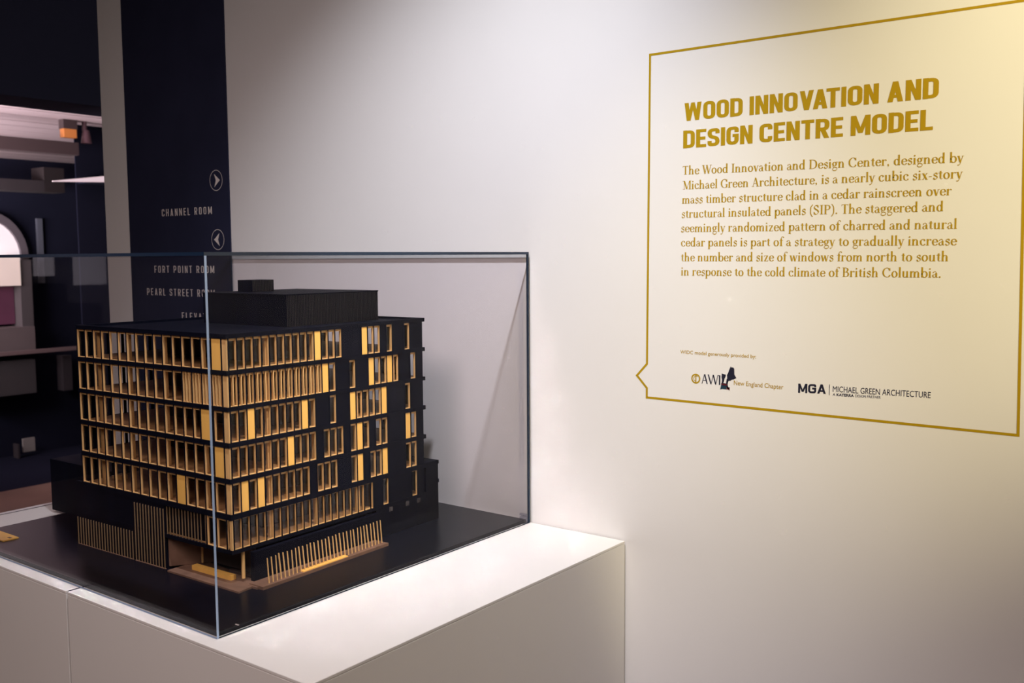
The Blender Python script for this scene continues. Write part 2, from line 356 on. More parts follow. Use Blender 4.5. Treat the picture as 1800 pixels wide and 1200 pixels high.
# high-contrast serif text face: cap height 1, x-height 0.64
def serif_glyph(ch):
    g = Ink(); T = 0.150; t_ = 0.052; X = 0.645; A = 1.06
    def nib(k=1.0, rot=0.0):
        def f(d):
            s_ = abs(d.y*math.cos(rot)-d.x*math.sin(rot)); return max(t_, (t_+(T-t_)*s_*s_)*k)
        return f
    N = nib(); thin = lambda d: t_
    def stem(x, a, b, lo=True, hi='flag', s_=0.13):
        g.bar(x-T/2, x+T/2, a, b)
        if lo: g.bar(x-s_, x+s_, a, a+t_*0.8)
        if hi == 'flag': g.poly(((x-s_, b-0.035), (x, b-0.09), (x+T/2, b), (x+T/2, b+0.01), (x-0.02, b-0.02)))
        if hi == 'bar': g.bar(x-s_, x+s_, b-t_*0.8, b)
    def cur(p, wf=None, n=5, closed=False): g.ribbon(catmull(p, n, closed), wf or N, closed)
    def ring(cx, cy, rx, ry, rot=0.0):
        g.ribbon([(cx+rx*math.cos(a), cy+ry*math.sin(a)) for a in [2*math.pi*i/20 for i in range(20)]], nib(1, rot), True)
    def ser(x, y, s_=0.11): g.bar(x-s_, x+s_, y, y+t_*0.8)
    adv = 0.6
    if ch == 'a':
        g.bar(0.36-T/2, 0.36+T/2, 0.06, 0.46); cur([(0.36, 0.44), (0.33, 0.58), (0.21, 0.62), (0.09, 0.55)], thin); g.disc(0.10, 0.51, 0.055)
        cur([(0.36, 0.37), (0.2, 0.33), (0.08, 0.24), (0.08, 0.10), (0.18, 0.015), (0.30, 0.06), (0.37, 0.15)], nib(0.8)); cur([(0.37, 0.08), (0.42, 0.02), (0.5, 0.05)], thin); adv = 0.52
    elif ch == 'b': stem(0.12, 0.02, A, False); ring(0.33, 0.32, 0.21, 0.31); adv = 0.62
    elif ch == 'c': cur([(0.44, 0.47), (0.38, 0.60), (0.25, 0.62), (0.11, 0.50), (0.09, 0.30), (0.15, 0.10), (0.28, 0.02), (0.40, 0.06), (0.47, 0.16)], nib(0.95)); g.disc(0.41, 0.49, 0.058); adv = 0.52
    elif ch == 'd': stem(0.46, 0.0, A, False); ring(0.27, 0.32, 0.19, 0.31); g.bar(0.46, 0.58, 0, t_); adv = 0.63
    elif ch == 'e': cur([(0.09, 0.36), (0.46, 0.36), (0.44, 0.52), (0.36, 0.61), (0.27, 0.625), (0.13, 0.53), (0.085, 0.32), (0.14, 0.10), (0.27, 0.02), (0.40, 0.06), (0.47, 0.16)], nib(0.95)); adv = 0.53
    elif ch == 'f': g.bar(0.10, 0.10+T, 0, 0.82); cur([(0.175, 0.78), (0.20, 0.96), (0.30, 1.04), (0.42, 1.0)], thin); g.disc(0.41, 0.97, 0.06); g.bar(0.0, 0.36, X-t_, X); ser(0.175, 0, 0.14); adv = 0.36
    elif ch == 'g':
        ring(0.24, 0.42, 0.155, 0.20); cur([(0.36, 0.55), (0.42, 0.63), (0.51, 0.62)], thin); g.disc(0.50, 0.60, 0.045)
        cur([(0.15, 0.25), (0.09, 0.16), (0.14, 0.09), (0.32, 0.07), (0.46, 0.0), (0.47, -0.14), (0.36, -0.26), (0.18, -0.27), (0.06, -0.18), (0.08, -0.05), (0.17, 0.02)], nib(0.62, R(90))); adv = 0.54
    elif ch in 'hn':
        stem(0.13, 0, A if ch == 'h' else X); cur([(0.17, 0.46), (0.26, 0.60), (0.38, 0.61), (0.46, 0.50), (0.47, 0.36)], nib(0.9)); g.bar(0.47-T/2, 0.47+T/2, 0, 0.42); ser(0.47, 0, 0.13); adv = 0.66
    elif ch in 'il': stem(0.14, 0, X if ch == 'i' else A); adv = 0.31
    elif ch == 'k':
        stem(0.13, 0, A); g.diag(0.2, 0.28, 0.44, 0.62, t_); g.diag(0.48, 0, 0.27, 0.38, T*0.8); ser(0.46, 0, 0.12); adv = 0.6
    elif ch == 'm':
        stem(0.13, 0, X)
        for k in (0, 1):
            o = 0.33*k; cur([(0.17+o, 0.46), (0.25+o, 0.60), (0.36+o, 0.61), (0.44+o, 0.50), (0.45+o, 0.36)], nib(0.9)); g.bar(0.45+o-T/2, 0.45+o+T/2, 0, 0.42); ser(0.45+o, 0, 0.12)
        adv = 0.96
    elif ch == 'o': ring(0.29, 0.32, 0.21, 0.31); adv = 0.59
    elif ch == 'p': stem(0.13, -0.33, X); ring(0.34, 0.32, 0.20, 0.31); adv = 0.63
    elif ch == 'r': stem(0.13, 0, X); cur([(0.18, 0.44), (0.25, 0.58), (0.35, 0.62), (0.41, 0.60)], thin); g.disc(0.40, 0.56, 0.065); adv = 0.46
    elif ch == 's': cur([(0.36, 0.50), (0.32, 0.60), (0.21, 0.62), (0.11, 0.56), (0.11, 0.44), (0.23, 0.35), (0.35, 0.26), (0.36, 0.11), (0.25, 0.02), (0.13, 0.03), (0.07, 0.15)], nib(0.85, R(50))); g.bar(0.345, 0.385, 0.44, 0.63); g.bar(0.055, 0.095, 0.0, 0.19); adv = 0.44
    elif ch == 't': g.bar(0.11, 0.11+T*0.95, 0.08, 0.80); g.poly(((0.02, X-t_), (0.11, X), (0.23, 0.84), (0.11+T*0.95, 0.80), (0.13, X-t_))); g.bar(0.02, 0.34, X-t_, X); cur([(0.18, 0.12), (0.24, 0.02), (0.36, 0.07)], thin); adv = 0.38
    elif ch == 'u': stem(0.13, 0.15, X, False); cur([(0.13, 0.2), (0.16, 0.05), (0.27, 0.02), (0.38, 0.07), (0.44, 0.17)], nib(0.9)); stem(0.46, 0, X, False); g.bar(0.46, 0.59, 0, t_); adv = 0.64
    elif ch == 'v': g.diag(0.26, 0, 0.09, X, T); g.diag(0.27, 0, 0.44, X, t_); ser(0.09, X-t_*.8, 0.11); ser(0.45, X-t_*.8, 0.09); adv = 0.52
    elif ch == 'w': g.diag(0.24, 0, 0.09, X, T); g.diag(0.25, 0, 0.40, X, t_); g.diag(0.55, 0, 0.40, X, T); g.diag(0.56, 0, 0.72, X, t_); ser(0.09, X-t_*.8); ser(0.40, X-t_*.8, 0.08); ser(0.73, X-t_*.8, 0.09); adv = 0.8
    elif ch == 'x': g.diag(0.42, 0, 0.12, X, T); g.diag(0.10, 0, 0.43, X, t_); ser(0.12, X-t_*.8); ser(0.43, X-t_*.8, 0.09); ser(0.10, 0, 0.09); ser(0.42, 0); adv = 0.54
    elif ch == 'y': g.diag(0.26, 0, 0.09, X, T); cur([(0.45, X), (0.27, 0.0), (0.19, -0.22), (0.10, -0.28)], thin); g.disc(0.08, -0.26, 0.06); ser(0.09, X-t_*.8, 0.11); ser(0.45, X-t_*.8, 0.09); adv = 0.52
    elif ch == '-': g.bar(0.04, 0.30, 0.25, 0.33); adv = 0.36
    elif ch == '.': g.disc(0.11, 0.07, 0.08); adv = 0.26
    elif ch == ',': g.disc(0.11, 0.07, 0.08); g.poly(((0.17, 0.1), (0.20, 0.0), (0.06, -0.18), (0.13, 0.0))); adv = 0.28
    elif ch == '(': cur([(0.34, 1.08), (0.16, 0.80), (0.12, 0.40), (0.16, 0.05), (0.34, -0.25)], nib(0.7)); adv = 0.38
    elif ch == ')': cur([(0.06, 1.08), (0.24, 0.80), (0.28, 0.40), (0.24, 0.05), (0.06, -0.25)], nib(0.7)); adv = 0.40
    elif ch == 'T': g.bar(0.33-T/2, 0.33+T/2, 0, 1); ser(0.33, 0, 0.16); g.bar(0.02, 0.64, 1-t_, 1); g.poly(((0.02, 1), (0.02, 0.80), (0.09, 0.95))); g.poly(((0.64, 1), (0.57, 0.95), (0.64, 0.80))); adv = 0.67
    elif ch == 'I': stem(0.18, 0, 1, True, 'bar', 0.16); adv = 0.37
    elif ch == 'W': g.diag(0.33, 0, 0.12, 1, T); g.diag(0.34, 0, 0.52, 1, t_); g.diag(0.73, 0, 0.52, 1, T); g.diag(0.74, 0, 0.98, 1, t_); ser(0.13, 1-t_*.8, 0.14); ser(0.52, 1-t_*.8, 0.12); ser(0.98, 1-t_*.8, 0.12); adv = 1.02
    elif ch == 'D': stem(0.17, 0, 1, True, 'bar', 0.14); cur([(0.14, 0.972), (0.42, 0.96), (0.66, 0.82), (0.74, 0.5), (0.66, 0.18), (0.42, 0.04), (0.14, 0.028)]); adv = 0.86
    elif ch in 'CG':
        cur([(0.68, 0.72), (0.60, 0.90), (0.44, 0.98), (0.24, 0.90), (0.10, 0.66), (0.10, 0.34), (0.24, 0.10), (0.46, 0.02), (0.62, 0.08), (0.70, 0.24)]); g.bar(0.68, 0.72, 0.68, 0.98)
        if ch == 'G': g.bar(0.60, 0.60+T, 0.06, 0.40); ser(0.67, 0.37, 0.14)
        adv = 0.80
    elif ch == 'M': g.bar(0.15, 0.15+t_, 0, 1); g.bar(0.78, 0.78+T, 0, 1); g.diag(0.50, 0.02, 0.20, 1, T); g.diag(0.50, 0.02, 0.80, 1, t_); ser(0.17, 0, 0.13); ser(0.855, 0, 0.16); ser(0.14, 1-t_*.8, 0.12); ser(0.88, 1-t_*.8, 0.12); adv = 1.02
    elif ch == 'A': g.diag(0.12, 0, 0.37, 1, t_); g.diag(0.63, 0, 0.38, 1, T); g.bar(0.2, 0.55, 0.32, 0.32+t_); ser(0.12, 0, 0.12); ser(0.62, 0, 0.15); adv = 0.78
    elif ch == 'S': cur([(0.46, 0.78), (0.40, 0.93), (0.27, 0.98), (0.13, 0.90), (0.10, 0.72), (0.24, 0.56), (0.42, 0.44), (0.50, 0.26), (0.40, 0.07), (0.25, 0.02), (0.11, 0.10), (0.07, 0.27)], nib(0.95, R(40))); g.bar(0.455, 0.495, 0.72, 0.99); g.bar(0.05, 0.09, 0.0, 0.30); adv = 0.60
    elif ch == 'P': stem(0.17, 0, 1, True, 'bar', 0.15); cur([(0.14, 0.972), (0.38, 0.96), (0.55, 0.86), (0.56, 0.62), (0.40, 0.49), (0.14, 0.47)]); adv = 0.66
    elif ch == 'B': stem(0.17, 0, 1, True, 'bar', 0.14); cur([(0.14, 0.972), (0.36, 0.96), (0.51, 0.87), (0.51, 0.66), (0.38, 0.54), (0.14, 0.52)]); cur([(0.3, 0.52), (0.50, 0.48), (0.60, 0.28), (0.50, 0.08), (0.34, 0.03), (0.14, 0.028)]); adv = 0.70
    if ch == 'i': g.disc(0.14, 0.88, 0.08)
    return g, adv
SG = {}
def serif_line(txt):
    out = Ink(); x = 0
    for ch in txt:
        if ch == ' ': x += 0.30; continue
        if ch not in SG: SG[ch] = serif_glyph(ch)
        g, a = SG[ch]; out.add(g, x, 0, 1, 1); x += a+0.03
    return out, x-0.03
def inkobj(name, ink, m, parent, x, z, sx, sz, y=-0.0003, shear=0.0):
    """flat vinyl on the wall: ink x -> wall x, ink y -> wall z, with a real film thickness"""
    vs = []; fs = []
    for f in ink.f:
        b = len(vs); n = len(f)
        P = [ink.v[i] for i in f]
        ar = sum(P[i][0]*P[(i+1) % n][1]-P[(i+1) % n][0]*P[i][1] for i in range(n))
        if ar < 0: P = P[::-1]
        yy = y-(len(fs) % 11)*5e-6
        vs += [(x+p[0]*sx, yy, z+p[1]*sz+shear*p[0]*sx) for p in P]
        fs.append(tuple(range(b, b+n)))
    me = bpy.data.meshes.new(name); me.from_pydata(vs, [], fs); me.update()
    return link(name, me, m, parent)
def ink_fit(name, ink, wid, m, parent, x0, x1, z0, cap, z1=None, y=-0.0003):
    s = (x1-x0)/wid
    sh = ((z1-z0)/(x1-x0)) if z1 is not None else 0
    return inkobj(name, ink, m, parent, x0, z0, s, cap, y, sh)
def bfont(name, txt, m, parent, x0, x1, z, cap, y=-0.0003, bold=0.0, z1=None, skew=0):
    cu = bpy.data.curves.new(name, 'FONT'); cu.body = txt; cu.size = 1; cu.offset = bold; cu.resolution_u = 3
    ob = bpy.data.objects.new(name, cu); C.objects.link(ob)
    dg = bpy.context.evaluated_depsgraph_get(); me = bpy.data.meshes.new_from_object(ob.evaluated_get(dg))
    bpy.data.objects.remove(ob)
    xs = [v.co.x for v in me.vertices]; a, b = min(xs), max(xs)
    capu = 0.729
    sh = ((z1-z)/(x1-x0)) if z1 is not None else 0
    for v in me.vertices:
        X_ = (v.co.x-a)/(b-a)*(x1-x0); v.co = Vector((x0+X_, y, z+v.co.y/capu*cap+sh*X_))
    me.name = name
    return link(name, me, m, parent)

# room names on the navy panel (panel coordinates are relative to its centre)
PX = 1.32
def way_line(txt, x0, x1, z, cap):
    ink, wd = sans_line(txt, 0.115, 0.26, 0.40, word=0.42)
    s_ = (x1-x0)/wd; xo = 0
    for wrd in txt.split(' '):
        wi, ww = sans_line(wrd, 0.115, 0.26, 0.40, word=0.42)
        inkobj('word', wi, M['letter'], way, x0+PX+xo*s_, z, s_, cap, y=-0.0044); xo += ww+0.26+0.42
way_line('CHANNEL ROOM', -1.3954, -1.1443, 0.7296, 0.0215)
way_line('FORT POINT ROOM', -1.4462, -1.1426, 0.5576, 0.0215)
way_line('PEARL STREET ROOM', -1.4913, -1.1440, 0.4875, 0.0215)
way_line('ELEVATOR', -1.3107, -1.1450, 0.4172, 0.0210)
for cx, cz, sgn in ((-1.1204, 0.8249, 1), (-1.1208, 0.6549, -1)):
    g = Ink(); rr = 0.0290
    g.ribbon([(rr*math.cos(a), rr*math.sin(a)) for a in [2*math.pi*i/48 for i in range(48)]], lambda d: 0.0016, True)
    t = inkobj('arrow_icon', g, M['letter'], way, cx+PX, cz, 1, 1, y=-0.0044)
    a = Ink(); a.poly([(sgn*x, y) for x, y in ((-0.0085, 0.019), (0.018, 0.0), (-0.001, 0.0))]); a.poly([(sgn*x, y) for x, y in ((-0.0085, -0.019), (-0.001, 0.0), (0.018, 0.0))])
    inkobj('arrow', a, M['letter'], t, cx+PX, cz, 1, 1, y=-0.0044)

# ------------------------------------------------------------------ the gold wall graphic
wg = empty('wall_graphic', (0.0, 0, Z0), 'gold vinyl text panel on the white wall, outlined as a speech frame', 'sign')
g = Ink()
bp_ = [(0.972, 0.9985), (0.2972, 0.9995), (0.2940, 0.3790), (0.2706, 0.3535), (0.2940, 0.3290), (0.2940, 0.3095), (0.9838, 0.3040), (0.9735, 0.9985)]
g.ribbon(bp_[:-1]+[(0.9735, 0.9985)], lambda d: 0.0046)
inkobj('border', g, M['vinyl'], wg, 0, 0, 1, 1)
for txt, xa, xb, za, zb, cap in (('WOOD INNOVATION AND', 0.3735, 0.8449, 0.8624, 0.8595, 0.0345), ('DESIGN CENTRE MODEL', 0.3722, 0.8374, 0.8097, 0.8075, 0.0345)):
    ink, wd = sans_line(txt, 0.195, 0.06, 0.56, word=0.24)
    ink_fit('heading_line', ink, wd, M['vinyl'], wg, xa, xb, za, cap, zb)
body = [('The Wood Innovation and Design Center, designed by', .3716, .8872, .7588, .7508),
        ('Michael Green Architecture, is a nearly cubic six-story', .3718, .8863, .7299, .7247),
        ('mass timber structure clad in a cedar rainscreen over', .3708, .8703, .7021, .6974),
        ('structural insulated panels (SIP). The staggered and', .3699, .8586, .6742, .6714),
        ('seemingly randomized pattern of charred and natural', .3689, .8809, .6462, .6415),
        ('cedar panels is part of a strategy to gradually increase', .3691, .8809, .6181, .6141),
        ('the number and size of windows from north to south', .3694, .8692, .5888, .5876),
        ('in response to the cold climate of British Columbia.', .3697, .8583, .5606, .5599)]
def zglyph():
    g = Ink(); X = 0.645; t_ = 0.052
    g.bar(0.05, 0.46, X-t_, X); g.bar(0.04, 0.47, 0, t_); g.diag(0.11, 0.02, 0.40, X-0.02, 0.13); g.bar(0.05, 0.09, X-0.15, X); g.bar(0.43, 0.47, 0, 0.16)
    return g, 0.52
SG['z'] = zglyph()
for txt, xa, xb, za, zb in body:
    ink, wd = serif_line(txt); ink_fit('text_line', ink, wd, M['vinyl'], wg, xa, xb, za, 0.0166, zb)
bfont('credit_line', 'WIDC model generously provided by:', M['vinyl'], wg, .3699, .5301, .4046, .0072, z1=.4040, bold=0.008)
# AWI mark: round gold medallion, three letters, New England map, chapter name
t = inkobj('awi_logo', (lambda k: (k.ribbon([(0.0085*math.cos(a), 0.0085*math.sin(a)) for a in [2*math.pi*i/24 for i in range(24)]], lambda d: 0.0028, True), k)[1])(Ink()), M['vinyl'], wg, 0.4045, 0.3563, 1, 1)
k_ = Ink(); k_.bar(-0.001, 0.0012, -0.0075, 0.0075); k_.ribbon(catmull([(0.004, 0.004), (0, 0.0055), (-0.004, 0.002), (-0.004, -0.003), (0, -0.005)], 4), lambda d: 0.0014)
inkobj('medallion', k_, M['vinyl'], t, 0.4045, 0.3563, 1, 1)
k_ = Ink(); W_ = 0.019
k_.diag(0.0010, 0, 0.0065, W_, 0.0014); k_.diag(0.0122, 0, 0.0067, W_, 0.0026); k_.bar(0.003, 0.010, 0.006, 0.0073)
k_.diag(0.0205, 0, 0.0145, W_, 0.0026); k_.diag(0.0206, 0, 0.0250, W_, 0.0013); k_.diag(0.0305, 0, 0.0252, W_, 0.0026); k_.diag(0.0306, 0, 0.0350, W_, 0.0013)
k_.bar(0.0372, 0.0402, 0, W_); k_.bar(0.0352, 0.0402, W_-0.0012, W_)
inkobj('lettering', k_, M['ink'], t, 0.4170, 0.3475, 1, 1)
def mp(px, py):    # 9 px to one photo pixel, crop around the mark -> metres on the wall
    return (0.4590+(px-630)*(0.000119+(px-630)*1.2e-9), 0.3400+(470-py)*0.000128-(px-630)*0.000012)
for nm, mt, pl in (
    ('map_maine', 'ink', [(738, 350), (732, 240), (752, 205), (765, 165), (795, 100), (812, 115), (835, 108), (856, 125), (860, 215), (895, 262), (850, 290), (815, 300), (790, 322), (765, 322), (752, 345)]),
    ('map_new_hampshire', 'ink', [(740, 300), (752, 345), (748, 372), (715, 372), (728, 300)]),
    ('map_vermont', 'ink', [(640, 232), (712, 240), (705, 275), (690, 300), (682, 340), (668, 378), (640, 376), (645, 330), (636, 290)]),
    ('map_massachusetts', 'ink', [(635, 376), (745, 372), (748, 400), (760, 425), (740, 430), (628, 412)]),
    ('map_red_strip', 'red', [(636, 384), (735, 382), (730, 404), (634, 406)]),
    ('map_connecticut', 'teal', [(630, 412), (722, 412), (722, 462), (650, 465), (615, 482)]),
    ('map_rhode_island', 'red', [(724, 425), (750, 425), (756, 460), (780, 470), (782, 425), (772, 422), (770, 450), (726, 462)])):
    k_ = Ink(); k_.poly([mp(*p) for p in pl]); inkobj(nm, k_, M[mt], t, 0, 0, 1, 1, y=-0.0003 if mt == 'ink' else -0.0005)
bfont('chapter_name', 'New England Chapter', M['vinyl'], t, .4855, .5851, .3500, .0092, z1=.3488, bold=0.006)
ink, wd = sans_line('MGA', 0.23, 0.10, 0.92, {'M': 1.15, 'A': 1.1})
t = ink_fit('mga_logo', ink, wd, M['ink'], wg, .6137, .6660, .3447, .0172, .3467)
k_ = Ink(); k_.bar(0.6716, 0.6726, 0.3450, 0.3645); inkobj('divider', k_, M['ink'], t, 0, 0, 1, 1)
bfont('firm_name', 'MICHAEL GREEN ARCHITECTURE', M['ink'], t, .6785, .8470, .3516, .0112, z1=.3540)
bfont('tagline', 'A', M['ink'], t, .6785, .6832, .3445, .0048)
bfont('tagline', 'KATERRA', M['ink'], t, .6855, .7165, .3446, .0048, bold=0.03, z1=.3452)
bfont('tagline', 'DESIGN PARTNER', M['ink'], t, .7190, .7634, .3453, .0048, z1=.3460)

# ------------------------------------------------------------------ plinths
for i, (xa, xb, lab) in enumerate(((-1.075, -0.4145, 'left white plinth under the far half of the glass case'), (-0.4085, 0.2451, 'right white plinth whose bare end stands before the glass case'))):
    t = empty('white_plinth', ((xa+xb)/2, -0.4375, 0), lab, 'plinth', group=None)
    hw = (xb-xa)/2
    boxo('body', (-hw, hw, -0.4335, 0.4335, 0, Z0-0.006), M['plinth'], t, bevel=0.0004)
    if i == 0: boxo('gap_shade_strip', (hw-.001, hw+.0058, -0.4290, 0.43, 0, Z0-0.0005), M['dark'], t)  # dark strip added to stand for the shade in the seam
    boxo('top', (-hw, hw, -0.4335, 0.4335, Z0-0.0055, Z0), M['plinth'], t, bevel=0.0010)

# ------------------------------------------------------------------ base board
BL = 0.008
bd = boxo('base_board', (-0.455, 0.455, -0.4135, 0.4135, 0, BL), M['board'], loc=(-0.4625, -0.4265, Z0+0.0002), bevel=0.0008)
tag(bd, 'flat black base board under the building model', 'board')
t = empty('name_label', (-0.795, -0.780, Z0+BL+0.0003), 'small golden wood label lying on the black board, left edge', 'label')
boxo('plate', (-0.085, 0.0, -0.022, 0.010, 0, 0.0025), M['gold'], t, rz=0)
boxo('label_mark', (-0.016, -0.006, -0.006, -0.001, 0.0025, 0.0029), M['walnut'], t)
tag(boxo('white_fleck', (0, 0.008, 0, 0.0022, 0, 0.0006), M['letter'], loc=(-0.012, -0.803, Z0+BL+0.0003)), 'tiny white fleck on the black board near the front glass corner', 'chip')  # tiny raised white fleck

# ------------------------------------------------------------------ the building model
th = 0.0304
model = empty('building_model', (-0.1575, -0.6967, Z0+BL+0.0003), 'black and gold wooden scale model of a six-storey building inside the glass case', 'model', th)
LZ = lambda z: z-BL           # plinth-relative height -> model height
WX, WY = 0.4732, 0.5339
ROW = [(.4019, .4588), (.3366, .3937), (.2723, .3288), (.2072, .2635), (.1426, .1984), (.0768, .1322)]
TH = 0.0065
# window frame meshes (front faces -y, width along x)
FM = {}
def frame_mesh(W, H, D, tj=0.0008, hd=0.0024, sl=0.0012):
    key = (round(W, 5), round(H, 5), D, tj, hd)
    if key not in FM:
        bm = bmesh.new()
        bx(bm, 0, tj, 0, D, 0, H); bx(bm, W-tj, W, 0, D, 0, H)
        bx(bm, tj, W-tj, 0.0006, D, 0, sl); bx(bm, tj, W-tj, 0.002, D, H-hd, H)
        me = meshof('window_frame', bm); me.materials.append(M['wood'])
        b2 = bmesh.new(); v = [b2.verts.new(p) for p in ((tj, D*0.8, sl), (W-tj, D*0.8, sl), (W-tj, D*0.8, H-hd), (tj, D*0.8, H-hd))]; b2.faces.new(v)
        mp_ = meshof('pane', b2); mp_.materials.append(M['win'])
        FM[key] = (me, mp_)
    return FM[key]
def put(name, me, x, y, z, rz=0, parent=None):
    o = bpy.data.objects.new(name, me); C.objects.link(o); o.parent = parent or model
    o.location = (x, y, z); o.rotation_euler = (0, 0, rz); return o
GAP = 0.0003
def window(face, a, b, z0, z1, D=0.0075, hd=0.0024, pane=True, tj=0.0008):
    W = b-a-2*GAP; me, pm = frame_mesh(W, z1-z0, D, tj, hd)
    if face == 'R': o = put('window_frame', me, -0.0004, a+GAP, LZ(z0), R(90))
    else: o = put('window_frame', me, -b+GAP, 0.0004, LZ(z0), 0)
    if pane: put('pane', pm, 0, 0, 0, 0, o)
    return o
FN = {}
def fin(face, s_, z0, z1):
    key = round(z1-z0, 5)
    if key not in FN:
        b_ = bmesh.new(); bx(b_, -0.0009, 0.0009, 0.0004, 0.0058, 0.0013, z1-z0-0.001); FN[key] = meshof('fin', b_); FN[key].materials.append(M['wood'])
    if face == 'R': return put('fin', FN[key], -0.0001, s_, LZ(z0), R(90))
    return put('fin', FN[key], -s_, 0.0001, LZ(z0), 0)
PM = {}
def gold(face, a, b, z0, z1):
    W = b-a-2*GAP; key = (round(W, 5), round(z1-z0, 5))
    if key not in PM:
        bm = bmesh.new(); bx(bm, 0, W, 0, 0.004, 0, z1-z0); PM[key] = meshof('cedar_panel', bm); PM[key].materials.append(M['gold'])
    if face == 'R': return put('cedar_panel', PM[key], -0.0008, a+GAP, LZ(z0), R(90))
    return put('cedar_panel', PM[key], -b+GAP, 0.0008, LZ(z0), 0)
def wallbox(face, a, b, z0, z1, name='wall_panel'):
    if b-a < 0.0004: return
    if face == 'R': d = (-TH, 0, a, b, LZ(z0), LZ(z1))
    elif face == 'L': d = (-b, -a, 0, TH, LZ(z0), LZ(z1))
    elif face == 'B': d = (-b, -a, WY-TH, WY, LZ(z0), LZ(z1))
    else: d = (-WX, -WX+TH, a, b, LZ(z0), LZ(z1))
    return boxo(name, d, M['black'], model)
def sR(k): return 0.00477+0.01849*k
def sL(k): return 0.01334+0.02869*k
def fill(face, total, spans, z0, z1, lo=TH):
    """black wall between the openings"""
    x_ = lo
    for a, b in sorted(spans):
        wallbox(face, x_, a, z0, z1); x_ = max(x_, b)
    wallbox(face, x_, total-(TH if face in 'RS' else 0), z0, z1)
# right-hand facade: (kind, first module, last module+1) per row
RR = [
    [('w', 0, 11), ('g', 11, 12), ('w', 12, 15), ('g', 18, 19), ('w', 19, 21), ('w', 22, 23), ('w', 25, 26)],
    [('h', 0, 12), ('g', 12, 13), ('w', 13, 14), ('w', 16, 17), ('g', 19, 20), ('w', 20, 22), ('g', 22, 23), ('w', 23, 24), ('w', 26, 27)],
    [('w', 0, 2), ('g', 2, 3), ('w', 3, 9), ('g', 9, 10), ('w', 10, 11), ('w', 13, 14), ('g', 16, 17), ('w', 17, 21), ('g', 21, 22), ('w', 25, 26)],
    [('w', 0, 7), ('g', 7, 8), ('w', 8, 11), ('w', 12, 15), ('w', 16, 17), ('g', 17, 18), ('w', 18, 19), ('w', 20, 22), ('g', 25, 26), ('w', 26, 27)],
    [('w', 0, 1), ('g', 1, 2), ('w', 2, 3), ('g', 3, 4), ('w', 4, 10), ('w', 11, 14), ('w', 16, 17), ('g', 17, 18), ('w', 19, 21), ('g', 21, 22), ('w', 25, 27)],
    [('w', 0, 18), ('x', 18, 19.45), ('w', 21, 22), ('w', 26, 27)],
]
LL = [
    [('g', 0, 1), ('w', 1, 16)],
    [('f', 0, 4), ('w', 4, 16)],
    [('w', 0, 0.92), ('g', 1.25, 2.25), ('w', 2.25, 16)],
    [('g', 0, 1), ('w', 1, 16)],
    [('w', 0, 4), ('g', 4, 5), ('w', 5, 16)],
    [('w', 0, 2)],
]
MU = {}
def mullion(face, s_, z0, z1):
    key = round(z1-z0, 5)
    if key not in MU:
        b_ = bmesh.new(); bx(b_, -0.00095, 0.00095, -0.0010, 0.0007, 0, z1-z0); MU[key] = meshof('mullion', b_); MU[key].materials.append(M['black'])
    if face == 'R': return put('mullion', MU[key], -0.0001, s_, LZ(z0), R(90))
    return put('mullion', MU[key], -s_, 0.0001, LZ(z0), 0)
def runs(face, row, f, z0, z1):
    done = set()
    for kd, k0, k1 in row:
        k = k0
        while k <= k1+.01:
            key = round(f(k), 4)
            if key not in done: done.add(key); mullion(face, f(k), z0, z1)
            k = k1 if (k < k1 and k+1 > k1) else (3 if k == 2.25 else k+1)
for r_, (z0, z1) in enumerate(ROW):
    # corner post in pale wood
    boxo('corner_post', (-0.0125 if r_ != 5 else -0.0068, -0.0068 if r_ != 5 else -0.0045, 0.0010, 0.0065, LZ(z0), LZ(z1)), M['wood'], model)
    boxo('corner_post', (-0.0065, -0.0006, 0.0012, 0.0042, LZ(z0), LZ(z1)), M['wood'], model)
    spans = []
    for kd, k0, k1 in RR[r_]:
        spans.append((sR(k0), sR(k1)))
        if kd == 'g': gold('R', sR(k0), sR(k1), z0, z1)
        elif kd == 'x': window('R', sR(k0), sR(k1), z0, z1, 0.0075, 0.0016)
        elif kd == 'h':
            for k in range(k0, k1):
                window('R', sR(k), sR(k+1), z0, z1, 0.0056, 0.0045); fin('R', sR(k+0.5), z0, z1)
        else:
            for k in range(k0, k1): window('R', sR(k), sR(k+1), z0, z1, 0.0056 if r_ < 5 else 0.0040, 0.0045 if r_ < 5 else 0.0016)
    fill('R', WY, spans, z0, z1, lo=sR(0)); runs('R', RR[r_], sR, z0, z1)
    spans = []
    for kd, k0, k1 in LL[r_]:
        spans.append((sL(k0), sL(k1)))
        if kd == 'g': gold('L', sL(k0), sL(k1), z0, z1)
        elif kd == 'f':
            for k in range(k0, k1):
                window('L', sL(k), sL(k+1), z0, z1, 0.0044, 0.0040); fin('L', sL(k+0.35), z0, z1); fin('L', sL(k+0.68), z0, z1)
        else:
            k = k0
            while k < k1-0.01:
                kk = min(k+1 if k != 2.25 else 3, k1); window('L', sL(k), sL(kk), z0, z1, 0.0044, 0.0040); k = kk
    runs('L', LL[r_], sL, z0, z1)
    if r_ < 5: fill('L', WX, spans, z0, z1, lo=sL(0))
    # far side and back, seen only through the building
    fill('S', WY, [(0.035, 0.20)], z0, z1)
    for y_ in (0.068, 0.101, 0.134, 0.167): wallbox('S', y_-.0015, y_+.0015, z0, z1, 'mullion')
    fill('B', WX, [(0.015, 0.045), (0.128, 0.172), (0.250, 0.305)], z0, z1)
